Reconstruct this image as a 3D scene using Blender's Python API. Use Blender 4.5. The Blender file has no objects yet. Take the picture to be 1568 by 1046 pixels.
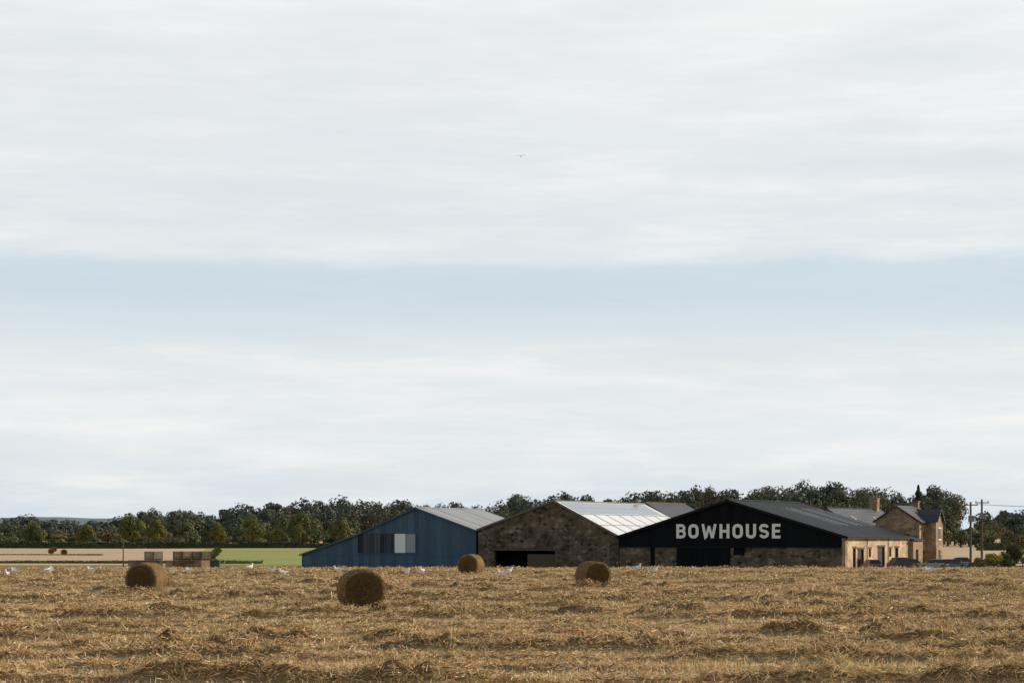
import bpy, math, random
import numpy as np
from mathutils import Vector, Matrix
rng = np.random.default_rng(7); random.seed(7)
scene = bpy.context.scene
COL = scene.collection

# ------------------------------------------------------------------ helpers
def hash2(ix, iy, seed):
    n = (ix*374761393 + iy*668265263 + seed*144269504) & 0xffffffff
    n = ((n ^ (n >> 13))*1274126177) & 0xffffffff
    return ((n ^ (n >> 16)) & 0xffff)/65535.0
def vnoise(x, y, seed=0):
    x = np.asarray(x, float); y = np.asarray(y, float)
    ix = np.floor(x).astype(np.int64); iy = np.floor(y).astype(np.int64)
    fx = x-ix; fy = y-iy
    fx = fx*fx*(3-2*fx); fy = fy*fy*(3-2*fy)
    a = hash2(ix, iy, seed); b = hash2(ix+1, iy, seed)
    c = hash2(ix, iy+1, seed); d = hash2(ix+1, iy+1, seed)
    return (a*(1-fx)+b*fx)*(1-fy)+(c*(1-fx)+d*fx)*fy
def fbm(x, y, o=4, seed=0):
    s = 0; a = .5; t = 0
    for i in range(o):
        s = s+a*vnoise(x*2**i+13.7*i, y*2**i+7.1*i, seed+i); t += a; a *= .5
    return s/t
def sstep(a, b, x):
    t = np.clip((x-a)/(b-a), 0, 1); return t*t*(3-2*t)

def link(ob, parent=None):
    COL.objects.link(ob)
    if parent is not None: ob.parent = parent
    return ob
def empty(name, loc=(0,0,0), rz=0.0):
    e = bpy.data.objects.new(name, None); e.location = loc; e.rotation_euler = (0,0,rz)
    e.empty_display_size = .5
    return link(e)
def mesh_ob(name, verts, faces, mats, parent=None, midx=None, smooth=False, bevel=0):
    me = bpy.data.meshes.new(name)
    me.from_pydata([tuple(v) for v in verts], [], [tuple(f) for f in faces])
    if not isinstance(mats, (list, tuple)): mats = [mats]
    for m in mats: me.materials.append(m)
    if midx is not None: me.polygons.foreach_set("material_index", midx)
    if smooth: me.polygons.foreach_set("use_smooth", [True]*len(me.polygons))
    me.update()
    ob = bpy.data.objects.new(name, me); link(ob, parent)
    if bevel:
        b = ob.modifiers.new("bevel", 'BEVEL'); b.width = bevel; b.segments = 2; b.limit_method = 'ANGLE'
    return ob
def quad_mesh(name, V, mat, parent=None, colors=None):
    """V: (N,4,3)"""
    V = np.asarray(V, np.float32); n = V.shape[0]
    me = bpy.data.meshes.new(name)
    me.vertices.add(n*4); me.vertices.foreach_set("co", V.reshape(-1))
    me.loops.add(n*4); me.loops.foreach_set("vertex_index", np.arange(n*4, dtype=np.int32))
    me.polygons.add(n); me.polygons.foreach_set("loop_start", np.arange(0, n*4, 4, dtype=np.int32))
    me.update(calc_edges=True)
    if colors is not None:
        at = me.attributes.new("tint", 'FLOAT_COLOR', 'POINT')
        c = np.ones((n,4,4), np.float32); c[:,:,:3] = np.asarray(colors, np.float32)[:,None,:]
        at.data.foreach_set("color", c.reshape(-1))
    me.materials.append(mat)
    ob = bpy.data.objects.new(name, me); return link(ob, parent)
def cards(C, N, size, aspect=1.0):
    N = N/np.maximum(np.linalg.norm(N, axis=1, keepdims=True), 1e-6)
    R = rng.normal(size=N.shape)
    T = np.cross(N, R); T /= np.maximum(np.linalg.norm(T, axis=1, keepdims=True), 1e-6)
    B = np.cross(N, T)
    s = np.asarray(size)[:,None]*.5
    T = T*s; B = B*s*aspect
    k = rng.uniform(.7, 1.15, (len(C), 4, 1))
    return np.stack([C-T*k[:,0]-B*.6, C+B*k[:,1]-T*.5, C+T*k[:,2]+B*.5, C-B*k[:,3]+T*.5], axis=1)
def tube(p0, p1, r0, r1, n=6):
    p0 = np.array(p0, float); p1 = np.array(p1, float)
    d = p1-p0; d /= np.linalg.norm(d)
    a = np.cross(d, [0.3,.9,.1]); a /= np.linalg.norm(a); b = np.cross(d, a)
    q = []
    for i in range(n):
        t0 = 2*math.pi*i/n; t1 = 2*math.pi*(i+1)/n
        e0 = math.cos(t0)*a+math.sin(t0)*b; e1 = math.cos(t1)*a+math.sin(t1)*b
        q.append([p0+e0*r0, p0+e1*r0, p1+e1*r1, p1+e0*r1])
    return q
BOXF = [(0,3,2,1),(4,5,6,7),(0,1,5,4),(1,2,6,5),(2,3,7,6),(3,0,4,7)]
def boxv(x0,x1,y0,y1,z0,z1):
    return [(x0,y0,z0),(x1,y0,z0),(x1,y1,z0),(x0,y1,z0),(x0,y0,z1),(x1,y0,z1),(x1,y1,z1),(x0,y1,z1)]
def boxes(name, lst, mat, parent=None, bevel=0):
    V=[];F=[]
    for b in lst:
        o=len(V); V+=boxv(*b); F+=[tuple(i+o for i in f) for f in BOXF]
    return mesh_ob(name, V, F, mat, parent, bevel=bevel)
def prism(name, prof, y0, y1, mat, parent=None, bevel=0):
    n=len(prof)
    V=[(x,y0,z) for x,z in prof]+[(x,y1,z) for x,z in prof]
    F=[tuple(range(n)), tuple(range(2*n-1,n-1,-1))]
    for i in range(n):
        j=(i+1)%n; F.append((j,i,i+n,j+n))
    return mesh_ob(name, V, F, mat, parent, bevel=bevel)
def slab(x0,z0,x1,z1,y0,y1,th):
    dx=x1-x0; dz=z1-z0; L=math.hypot(dx,dz); nx=-dz/L*th; nz=dx/L*th
    if nz<0: nx,nz=-nx,-nz
    V=[(x0,y0,z0),(x1,y0,z1),(x1,y1,z1),(x0,y1,z0),(x0+nx,y0,z0+nz),(x1+nx,y0,z1+nz),(x1+nx,y1,z1+nz),(x0+nx,y1,z0+nz)]
    return V
def slabs(name, lst, mat, parent=None):
    V=[];F=[]
    for s in lst:
        o=len(V); V+=slab(*s); F+=[tuple(i+o for i in f) for f in BOXF]
    return mesh_ob(name, V, F, mat, parent)

# ------------------------------------------------------------------ materials
class NT:
    def __init__(s, name, rough=.9, spec=.2, metal=0):
        s.m = bpy.data.materials.new(name); s.m.use_nodes=True
        s.t = s.m.node_tree; s.n = s.t.nodes; s.l = s.t.links
        s.b = s.n['Principled BSDF']; s.b.inputs['Roughness'].default_value=rough
        s.b.inputs['Specular IOR Level'].default_value=spec; s.b.inputs['Metallic'].default_value=metal
        s.tc = s.n.new('ShaderNodeTexCoord')
    def mapping(s, scale=(1,1,1), src=None, loc=(0,0,0), rot=(0,0,0)):
        m = s.n.new('ShaderNodeMapping'); m.inputs['Scale'].default_value=scale; m.inputs['Location'].default_value=loc
        m.inputs['Rotation'].default_value=rot
        s.l.new(src or s.tc.outputs['Object'], m.inputs['Vector']); return m.outputs['Vector']
    def noise(s, vec=None, scale=1, detail=5, rough=.55):
        n = s.n.new('ShaderNodeTexNoise'); n.inputs['Scale'].default_value=scale
        n.inputs['Detail'].default_value=detail; n.inputs['Roughness'].default_value=rough
        s.l.new(vec if vec is not None else s.tc.outputs['Object'], n.inputs['Vector']); return n.outputs['Fac']
    def ramp(s, fac, stops):
        r = s.n.new('ShaderNodeValToRGB'); e = r.color_ramp.elements
        while len(e) > len(stops): e.remove(e[-1])
        while len(e) < len(stops): e.new(.5)
        for el,(p,c) in zip(e, stops):
            el.position=p; el.color=(c[0],c[1],c[2],1) if hasattr(c,'__len__') else (c,c,c,1)
        s.l.new(fac, r.inputs['Fac']); return r.outputs['Color']
    def math(s, op, a, b=None, c=None, clamp=False):
        n = s.n.new('ShaderNodeMath'); n.operation=op; n.use_clamp=clamp
        for i,v in enumerate((a,b,c)):
            if v is None: continue
            if isinstance(v,(int,float)): n.inputs[i].default_value=v
            else: s.l.new(v, n.inputs[i])
        return n.outputs[0]
    def mix(s, fac, a, b, mode='MIX'):
        n = s.n.new('ShaderNodeMix'); n.data_type='RGBA'; n.blend_type=mode
        for sock,v in ((n.inputs['Factor'],fac),(n.inputs['A'],a),(n.inputs['B'],b)):
            if isinstance(v,(int,float)): sock.default_value=v
            elif isinstance(v,tuple): sock.default_value=(v[0],v[1],v[2],1)
            else: s.l.new(v, sock)
        return n.outputs['Result']
    def sep(s, src=None):
        n = s.n.new('ShaderNodeSeparateXYZ'); s.l.new(src or s.tc.outputs['Object'], n.inputs[0]); return n.outputs
    def color(s, c):
        if isinstance(c, tuple): s.b.inputs['Base Color'].default_value=(c[0],c[1],c[2],1)
        else: s.l.new(c, s.b.inputs['Base Color'])
    def bump(s, h, strength=.5, dist=.02):
        n = s.n.new('ShaderNodeBump'); n.inputs['Strength'].default_value=strength; n.inputs['Distance'].default_value=dist
        s.l.new(h, n.inputs['Height']); s.l.new(n.outputs['Normal'], s.b.inputs['Normal'])
    def translucent(s, col, fac):
        tr = s.n.new('ShaderNodeBsdfTranslucent'); 
        if isinstance(col,tuple): tr.inputs['Color'].default_value=(*col,1)
        else: s.l.new(col, tr.inputs['Color'])
        mx = s.n.new('ShaderNodeMixShader'); mx.inputs[0].default_value=fac
        s.l.new(s.b.outputs[0], mx.inputs[1]); s.l.new(tr.outputs[0], mx.inputs[2])
        s.l.new(mx.outputs[0], s.n['Material Output'].inputs['Surface'])

def plain(name, c, rough=.7, spec=.3, metal=0, var=.25, sc=3):
    t=NT(name,rough,spec,metal)
    f=t.noise(scale=sc,detail=6)
    t.color(t.mix(f, tuple(v*(1-var) for v in c), tuple(min(1,v*(1+var)) for v in c)))
    return t.m
def stone(name, cols, mort, scale=(1.25,1.25,2.3), grime=.5):
    t=NT(name,.95,.1)
    mp=t.mapping(scale)
    v=t.n.new('ShaderNodeTexVoronoi'); v.inputs['Scale'].default_value=1; v.inputs['Randomness'].default_value=.85
    t.l.new(mp,v.inputs['Vector'])
    v2=t.n.new('ShaderNodeTexVoronoi'); v2.feature='DISTANCE_TO_EDGE'; v2.inputs['Scale'].default_value=1; v2.inputs['Randomness'].default_value=.85
    t.l.new(mp,v2.inputs['Vector'])
    s=t.sep(v.outputs['Color'])
    c=t.ramp(s[0],[(0,cols[0]),(.3,cols[1]),(.65,cols[2]),(1,cols[3])])
    m=t.ramp(v2.outputs['Distance'],[(0.03,1.0),(.13,0.0)])
    c=t.mix(m,c,mort)
    g=t.ramp(t.noise(scale=.35,detail=8,rough=.65),[(.38,1-grime),(.62,1.15)])
    c=t.mix(1.0,c,g,'MULTIPLY')
    t.color(c); t.bump(v2.outputs['Distance'],.7,.08); return t.m
def corrugated(name, c, c2, period=.35, rough=.5, spec=.4, axis=0, streak=.5, dist=.04, metal=0):
    t=NT(name,rough,spec,metal)
    o=t.sep()
    w=t.math('SINE',t.math('MULTIPLY',o[axis],2*math.pi/period))
    sc=[.25,.25,.25]; sc[axis]=2.2
    st=t.noise(t.mapping(tuple(sc)),1,6,.6)
    fl=t.math('FLOOR',t.math('DIVIDE',o[axis],1.05))
    wn=t.n.new('ShaderNodeTexWhiteNoise'); wn.noise_dimensions='1D'; t.l.new(fl,wn.inputs['W'])
    f=t.math('ADD',t.math('MULTIPLY',st,1-streak*.5),t.math('MULTIPLY',wn.outputs['Value'],streak*.5))
    col=t.ramp(f,[(.3,c),(.72,c2)])
    w01=t.math('MULTIPLY_ADD',w,.5,.5)
    t.color(col); t.bump(w01,.8,dist); return t.m

M_stone = stone('rubble_stone',[(.040,.032,.026),(.115,.085,.060),(.18,.128,.088),(.27,.215,.165)],(.15,.12,.09))
M_sand  = stone('sandstone_warm',[(.48,.32,.20),(.66,.46,.30),(.58,.39,.24),(.72,.56,.40)],(.62,.50,.37),(1.3,1.3,2.8),.25)
M_sandh = stone('house_sandstone',[(.24,.155,.10),(.40,.26,.16),(.33,.21,.13),(.48,.35,.24)],(.38,.29,.21),(1.3,1.3,2.8),.4)
M_black = corrugated('black_cladding',(.0030,.0035,.005),(.007,.008,.011),.4,.7,.12,0)
M_blackp= plain('black_paint',(.006,.007,.009),.6,.2)
M_blue  = corrugated('blue_cladding',(.040,.086,.142),(.075,.138,.205),.38,.6,.3,0,.9)
M_blueT = plain('blue_trim',(.055,.10,.155),.6,.3)
M_rgrey = corrugated('grey_roof_sheet',(.20,.215,.23),(.34,.355,.37),.38,.55,.4,1,.8)
M_rblk  = corrugated('black_roof_sheet',(.008,.011,.016),(.022,.028,.036),.5,.5,.3,1,.6)
M_rwht  = corrugated('pale_roof_sheet',(.66,.69,.72),(.82,.84,.86),.5,.35,.5,1,.7,.02)
M_pv    = plain('solar_glass',(.24,.30,.36),.18,.8,0,.12,.6)
M_slate = corrugated('slate_roof',(.022,.025,.032),(.05,.055,.064),.45,.5,.4,2,.4)
M_rlight= plain('rooflight_sheet',(.30,.33,.37),.3,.5)
M_white = plain('white_paint',(.86,.86,.84),.7,.2,0,.04)
M_glass = plain('dark_glass',(.015,.018,.022),.12,.5)
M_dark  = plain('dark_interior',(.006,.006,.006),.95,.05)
M_wood  = plain('weathered_wood',(.11,.085,.06),.9,.1)
M_pole  = plain('creosoted_pole',(.16,.12,.085),.9,.1)
M_lead  = plain('grey_metal',(.22,.23,.24),.5,.4)
M_grime = corrugated('slatted_panels',(.010,.015,.022),(.085,.095,.11),.9,.5,.3,0,1.3)
M_coping= plain('coping_stone',(.17,.14,.115),.9,.1)

def foliage(name):
    t=NT(name,.85,.12)
    a=t.n.new('ShaderNodeAttribute'); a.attribute_name='tint'
    g=t.n.new('ShaderNodeNewGeometry')
    k=t.math('MULTIPLY_ADD',g.outputs['Random Per Island'],.5,.75)
    cc=t.n.new('ShaderNodeCombineColor')
    for i in range(3): t.l.new(k,cc.inputs[i])
    c=t.mix(1.0,a.outputs['Color'],cc.outputs[0],'MULTIPLY')
    t.color(c); t.translucent(c,.12); return t.m
M_leaf=foliage('tree_foliage')
M_bark=plain('bark',(.06,.048,.036),.95,.05)

def straw_mat():
    t=NT('straw',.7,.3)
    g=t.n.new('ShaderNodeNewGeometry')
    c=t.ramp(g.outputs['Random Per Island'],[(0,(.16,.095,.042)),(.16,(.38,.235,.11)),(.38,(.66,.44,.225)),(.65,(.84,.62,.36)),(.88,(.93,.76,.52)),(.93,(.40,.37,.16)),(1,(.52,.47,.23))])
    f=t.ramp(t.noise(t.mapping((.12,.3,1)),1,5,.6),[(.40,(.80,.80,.70)),(.60,(1.0,.98,.97))])
    c=t.mix(1.0,c,f,'MULTIPLY')
    t.color(c); t.translucent(c,.20); return t.m
M_straw=straw_mat()

# ------------------------------------------------------------------ terrain
def gz(x,y):
    z=np.interp(y,[-500,115,150,172,265,330,420,800,1000,7000],[0,0,-.12,-.42,-2.05,-2.35,-2.35,-.85,-.4,4])
    return z
def rowq(x,y):
    return y+.03*x+1.1*(fbm(x*.05,y*.035,3,5)-.5)+.4*(vnoise(x*.45,y*.3,9)-.5)
PER=3.1
def rowd(x,y):
    q=rowq(x,y)/PER; k=np.round(q)
    return (q-k)*PER,k
def mound(x,y):
    d,k=rowd(x,y)
    wdt=.26+.20*vnoise(x*.5,k*7.3,4)
    return np.exp(-(np.abs(d)/wdt)**2.2)
def wr(x,y):
    d,k=rowd(x,y)
    m=mound(x,y)
    strong=.55+.6*sstep(.3,.7,vnoise(k*3.7+.5,x*.02,41))
    cl=sstep(.34,.78,fbm(x*.6,k*5.1,4,17))
    sc=np.maximum(0,fbm(x*.7+40,y*.8+11,3,23)-.72)
    rough=.45+1.1*fbm(x*3.2,y*3.2,2,29)
    h=m*(.085+.20*cl)*strong*rough+sc*.7*rough+.03*(fbm(x*2.6,y*2.6,2,3)-.3)
    edge=sstep(20,28,y)*(1-sstep(225,245,y))*(1-.25*sstep(90,160,y))
    return np.maximum(h,0)*edge
def axis_pts(segs):
    out=[]
    for a,b,s in segs: out.append(np.arange(a,b,s))
    return np.concatenate(out)
xp=axis_pts([(0,14,.11),(14,30,.2),(30,62,.45),(62,110,2),(110,400,12),(400,1200,60),(1200,6001,400)])
xs=np.concatenate([-xp[:0:-1],xp])
ys=axis_pts([(-400,0,40),(0,24,3),(24,62,.09),(62,110,.17),(110,175,.3),(175,260,2.2),(260,420,8),(420,1100,20),(1100,7001,300)])
X,Y=np.meshgrid(xs,ys)
Z=gz(X,Y)+wr(X,Y)
Z+=np.where(Y>420,(fbm(X*.006,Y*.006,3,77)-.5)*1.0*sstep(420,520,Y),0)
ny,nx=X.shape
P=np.stack([X,Y,Z],-1).reshape(-1,3).astype(np.float32)
idx=np.arange(nx*ny,dtype=np.int32).reshape(ny,nx)
Q=np.stack([idx[:-1,:-1],idx[:-1,1:],idx[1:,1:],idx[1:,:-1]],-1).reshape(-1,4)
me=bpy.data.meshes.new('ground')
me.vertices.add(len(P)); me.vertices.foreach_set('co',P.reshape(-1))
me.loops.add(Q.size); me.loops.foreach_set('vertex_index',Q.reshape(-1))
me.polygons.add(len(Q)); me.polygons.foreach_set('loop_start',np.arange(0,Q.size,4,dtype=np.int32))
me.update(calc_edges=True)
me.polygons.foreach_set('use_smooth',np.ones(len(Q),bool))
at=me.attributes.new('thatch_shade','FLOAT','POINT')
at.data.foreach_set('value',np.clip(mound(X,Y)*.6+wr(X,Y)*3.5,0,1).astype(np.float32).reshape(-1))
t=NT('farmland',.95,.08)
o=t.sep()
ta=t.n.new('ShaderNodeAttribute'); ta.attribute_name='thatch_shade'
n1=t.noise(t.mapping((.13,.4,1)),1,8,.65)
n2=t.noise(t.mapping((6,16,6)),1,8,.8)
straw=t.ramp(n2,[(.34,(.04,.025,.012)),(.46,(.14,.088,.040)),(.60,(.36,.245,.12)),(.74,(.60,.45,.26))])  # ground under rows: damp straw plus shade between straws, darkened in colour
stub=t.ramp(n2,[(.32,(.28,.195,.095)),(.46,(.55,.40,.215)),(.64,(.78,.61,.39))])
greenish=t.ramp(n2,[(.3,(.15,.155,.055)),(.5,(.36,.335,.14)),(.7,(.58,.51,.28))])
gm=t.ramp(n1,[(.46,0.0),(.60,.85)])
open_=t.mix(gm,stub,greenish)
near=t.mix(ta.outputs['Fac'],open_,straw)
nf=t.noise(t.mapping((.02,.12,1)),1,6,.6)
tan=t.ramp(nf,[(.35,(.42,.30,.19)),(.65,(.56,.43,.29))])
grn=t.ramp(nf,[(.35,(.22,.25,.07)),(.65,(.32,.345,.11))])
bx=t.math('MULTIPLY_ADD',o[1],-.135,-13.0)
isg=t.math('GREATER_THAN',o[0],bx)
isl=t.math('LESS_THAN',o[0],70.0)
isn=t.math('LESS_THAN',o[1],690.0)
far=t.mix(t.math('MULTIPLY',t.math('MULTIPLY',isg,isl),isn),tan,grn)
verge=t.math('MULTIPLY',t.math('GREATER_THAN',o[1],252.0),t.math('LESS_THAN',o[1],345.0))
far=t.mix(verge,far,(.20,.18,.08))
fc=t.mix(t.math('GREATER_THAN',o[1],252.0),near,far)
t.color(fc); t.bump(t.noise(scale=9,detail=6,rough=.7),.8,.08)
me.materials.append(t.m)
ground=link(bpy.data.objects.new('ground',me))

# straw and stubble lying on the field
N=950000
u=rng.random(N)
a,b=28.5,178.0; p=.5
d=(a**p+u*(b**p-a**p))**(1/p)
x=rng.uniform(-.35,.35,N)*d; y=d
hh=wr(x,y); mm=mound(x,y)
keep=rng.random(N)<(.20+.80*np.clip(hh/.12+mm*.25,0,1))
x=x[keep];y=y[keep];hh=hh[keep];d=d[keep];n=len(x)
lying=rng.random(n)<(.25+.73*np.clip(hh/.10,0,1))
z=gz(x,y)+hh
L=np.where(lying,rng.uniform(.06,.22,n),rng.uniform(.05,.11,n))*(1+.6*(rng.random(n)<.08))
ang=rng.uniform(0,2*math.pi,n)
loft=np.clip(hh/.15,0,1)
el=np.where(lying,rng.normal(0.10,.30+.25*loft,n),rng.normal(1.35,.22,n))
D=np.stack([np.cos(ang)*np.cos(el),np.sin(ang)*np.cos(el),np.sin(el)],-1)
C=np.stack([x,y,z+np.where(lying,rng.uniform(-.01,.03+.09*loft,n),L*.42)],-1)
R=rng.normal(size=(n,3)); S=np.cross(D,R); S/=np.linalg.norm(S,axis=1,keepdims=True)
w=(.0035+.00014*d)[:,None]*rng.uniform(.6,1.4,(n,1))
A=C-D*L[:,None]/2; B=C+D*L[:,None]/2
V=np.stack([A-S*w,A+S*w,B+S*w*.6,B-S*w*.6],1)
quad_mesh('straw_stubble',V,M_straw)

# ------------------------------------------------------------------ hay bales
def bale_mat(name,side):
    t=NT(name,.9,.1)
    o=t.sep()
    r=t.math('SQRT',t.math('ADD',t.math('POWER',o[0],2.0),t.math('POWER',o[2],2.0)))
    nz=t.noise(scale=5,detail=6,rough=.7)
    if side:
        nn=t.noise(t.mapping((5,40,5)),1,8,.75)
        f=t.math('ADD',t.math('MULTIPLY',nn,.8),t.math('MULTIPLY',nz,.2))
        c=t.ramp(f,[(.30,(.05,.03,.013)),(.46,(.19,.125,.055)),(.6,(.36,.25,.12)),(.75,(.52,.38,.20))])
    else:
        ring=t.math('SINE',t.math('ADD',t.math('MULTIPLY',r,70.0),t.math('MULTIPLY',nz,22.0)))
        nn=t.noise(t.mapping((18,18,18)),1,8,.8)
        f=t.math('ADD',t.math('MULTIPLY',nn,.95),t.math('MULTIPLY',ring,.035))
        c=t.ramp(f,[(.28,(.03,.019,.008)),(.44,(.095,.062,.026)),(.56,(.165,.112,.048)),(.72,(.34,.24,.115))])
    t.color(c); t.bump(f,1.0,.07); return t.m
M_bale=bale_mat('baled_hay_end',False); M_bales=bale_mat('baled_hay_side',True)  # wrapped side lighter than cut end; its colour also stands in for sunlit rim
def bale(loc,rz,R=.63,Lb=1.2):
    e=empty('hay_bale',loc,rz)
    seg=72; prof=[(-.47,0.0),(-.485,.3),(-.495,.6),(-.502,.86),(-.495,.95),(-.47,.985),(-.3,1.0),(0,1.005),(.3,1.0),(.47,.985),(.495,.95),(.502,.86),(.495,.6),(.485,.3),(.47,0.0)]
    V=[];F=[];mi=[]
    for k,(ax,rr) in enumerate(prof):
        for i in range(seg):
            a=2*math.pi*i/seg
            nr=1+.07*(float(vnoise(np.array(2.5*math.cos(a)+10+loc[0]),np.array(2.5*math.sin(a)+ax*2+5)))-.5)
            px=math.cos(a)*rr*R*nr*1.03; pz=math.sin(a)*rr*R*nr
            if pz<-R*.93: pz=-R*.93
            V.append((px,ax*Lb,pz+R*.93-R))
    for k in range(len(prof)-1):
        for i in range(seg):
            j=(i+1)%seg
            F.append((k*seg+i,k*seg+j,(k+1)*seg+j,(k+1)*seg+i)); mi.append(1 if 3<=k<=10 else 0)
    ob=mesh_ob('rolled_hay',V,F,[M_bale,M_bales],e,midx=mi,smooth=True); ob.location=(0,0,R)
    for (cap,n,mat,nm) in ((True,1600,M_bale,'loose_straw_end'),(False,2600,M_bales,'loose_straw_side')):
        a=rng.uniform(0,2*math.pi,n)
        ax=(np.sign(rng.random(n)-.5)*.49 if cap else rng.uniform(-.49,.49,n))*Lb
        rr=np.sqrt(rng.random(n))*R*.97 if cap else np.full(n,R)
        C=np.stack([np.cos(a)*rr*1.03,ax,np.maximum(np.sin(a)*rr,-R*.93)+R*.93],-1)
        Dt=np.stack([-np.sin(a),rng.normal(0,.25,n),np.cos(a)],-1)+rng.normal(0,.3,(n,3))
        Dt/=np.linalg.norm(Dt,axis=1,keepdims=True)
        z0_=0*a
        Rn=np.stack([z0_,np.sign(ax),z0_],-1) if cap else np.stack([np.cos(a),z0_,np.sin(a)],-1)
        L=rng.uniform(.05,.15,(n,1)); w=.005
        S=np.cross(Dt,Rn); S/=np.maximum(np.linalg.norm(S,axis=1,keepdims=True),1e-5)
        A=C-Dt*L/2+Rn*.004; B=C+Dt*L/2+Rn*rng.uniform(.0,.025,(n,1))
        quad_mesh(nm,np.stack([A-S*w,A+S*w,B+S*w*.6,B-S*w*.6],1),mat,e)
    return e
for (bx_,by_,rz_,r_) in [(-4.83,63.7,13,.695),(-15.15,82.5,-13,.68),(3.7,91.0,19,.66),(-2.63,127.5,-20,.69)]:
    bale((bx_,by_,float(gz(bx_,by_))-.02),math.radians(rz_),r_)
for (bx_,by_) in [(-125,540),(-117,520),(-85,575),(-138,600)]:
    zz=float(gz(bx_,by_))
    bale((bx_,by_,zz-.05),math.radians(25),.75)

# ------------------------------------------------------------------ buildings
RZ=math.radians(-30); BO=(46.37,277.2,0)
def bld(name): return empty(name,BO,RZ)
def seg_openings(s0,s1,z0,z1,opens):
    yy=sorted(set([s0,s1]+[o[0] for o in opens]+[o[1] for o in opens])); L=[]
    for a,b in zip(yy[:-1],yy[1:]):
        op=[o for o in opens if o[0]<=a+1e-6 and o[1]>=b-1e-6]
        zc=z0
        for o in sorted(op,key=lambda o:o[2]):
            if o[2]>zc: L.append((a,b,zc,o[2]))
            zc=o[3]
        if zc<z1: L.append((a,b,zc,z1))
    return L
def wall_x(name, x0,x1, y0,y1, z0,z1, opens, mat, parent):
    return boxes(name,[(x0,x1,a,b,c,d_) for a,b,c,d_ in seg_openings(y0,y1,z0,z1,opens)],mat,parent)
def wall_y(name, x0,x1, y0,y1, z0,z1, opens, mat, parent):
    return boxes(name,[(a,b,y0,y1,c,d_) for a,b,c,d_ in seg_openings(x0,x1,z0,z1,opens)],mat,parent)

# --- black barn with lettering
bb=bld('black_barn')
xl,xr,xm=-35.23,0.0,-17.69; ze=2.57; zp=7.74; LB=27.0
prism('gable_cladding',[(xl,1.05),(xr-.42,1.05),(xr-.42,ze-.02),(xm,zp-.1),(xl,ze-.02)],-.02,.3,M_black,bb)
prism('rear_gable',[(xl,-3),(xr-.42,-3),(xr-.42,ze-.02),(xm,zp-.1),(xl,ze-.02)],LB-.3,LB,M_stone,bb)
wall_y('gable_stone_wall',xl,-.46,.06,.5,-3,1.045,[(-25.8,-17.4,-3,1.045),(-16.9,-15.2,-.1,1.045),(-30.1,-29.4,-3,1.045)],M_stone,bb)
boxes('sliding_doors',[(-25.8,-21.65,-.10,.02,-3,1.04),(-21.6,-17.4,-.06,.04,-3,1.04),(-30.1,-29.4,.1,.4,-3,1.04),(-16.9,-15.2,.3,.42,-.1,1.04)],M_black,bb)
boxes('cladding_drip_rail',[(xl-.05,xr-.46,-.14,-.03,.98,1.10)],M_blackp,bb)
ops=[(3.1,4.3,-3,.9),(4.9,7.6,-3,.75),(9.6,10.5,-.4,.8),(13.2,16.4,-3,1.05),(18.3,19.2,-.4,.8),(20.8,22.4,-3,.9)]
wall_x('side_wall',-.4,0,.5,LB,-3,2.30,ops,M_sand,bb)
boxes('corner_quoins',[(-.45,.05,-.05,.49,-3,2.32)]+[(.002,.05,.5,.95 if i%2 else .75,-2.9+i*.4,-2.55+i*.4) for i in range(13)],M_sandh,bb)
boxes('wall_head_band',[(.003,.09,.5,LB,2.05,2.28)],M_sand,bb)
boxes('openings_infill',[(-.3,-.22,a+.0,b-.0,c,d_) for a,b,c,d_ in ops],M_glass,bb)
fr=[]
for a,b,c,d_ in ops:
    fr+=[(-.2,-.1,a,a+.09,c,d_),(-.2,-.1,b-.09,b,c,d_),(-.2,-.1,a+.09,b-.09,d_-.1,d_)]
boxes('opening_frames',fr,M_wood,bb)
boxes('lintels',[(.003,.05,a-.2,b+.2,d_+.01,d_+.28) for a,b,c,d_ in ops],M_coping,bb)
boxes('downpipes',[(.093,.17,y_,y_+.09,-3,2.3) for y_ in (8.6,17.6,26.3)],M_blackp,bb)
sl=(zp-ze)/(xr-xm)
slabs('roof',[(xm,zp,xr+.45,ze-.45*sl,-.35,LB+.3,.12),(xm,zp,xl-.3,ze-.3*sl,-.35,LB+.3,.12)],M_rblk,bb)
def on_slope(x0,x1,y0,y1,off,th,xm=xm,zp=zp,sl=sl):
    return (x0,zp-(x0-xm)*sl+off,x1,zp-(x1-xm)*sl+off,y0,y1,th)
slabs('rooflights',[on_slope(xm+3.6,xr-5.2,y,y+.34,.13,.02) for y in np.arange(10.5,26,2.1)],M_rlight,bb)
slabs('roof_ribs',[on_slope(xm+.3,xr+.4,y,y+.05,.128,.05) for y in np.arange(.8,27,1.6)],M_rblk,bb)
boxes('ridge_cap',[(xm-.3,xm+.3,-.4,LB+.3,zp+.08,zp+.2)],M_blackp,bb)
boxes('eaves_gutter',[(xr+.40,xr+.55,-.3,LB+.3,ze-.28,ze-.14)],M_blackp,bb)
slabs('barge_boards',[(xm,zp-.22,xr+.45,ze-.22-.45*sl,-.42,-.355,.36),(xm,zp-.22,xl-.3,ze-.22-.3*sl,-.42,-.355,.36)],M_blackp,bb)

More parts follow.
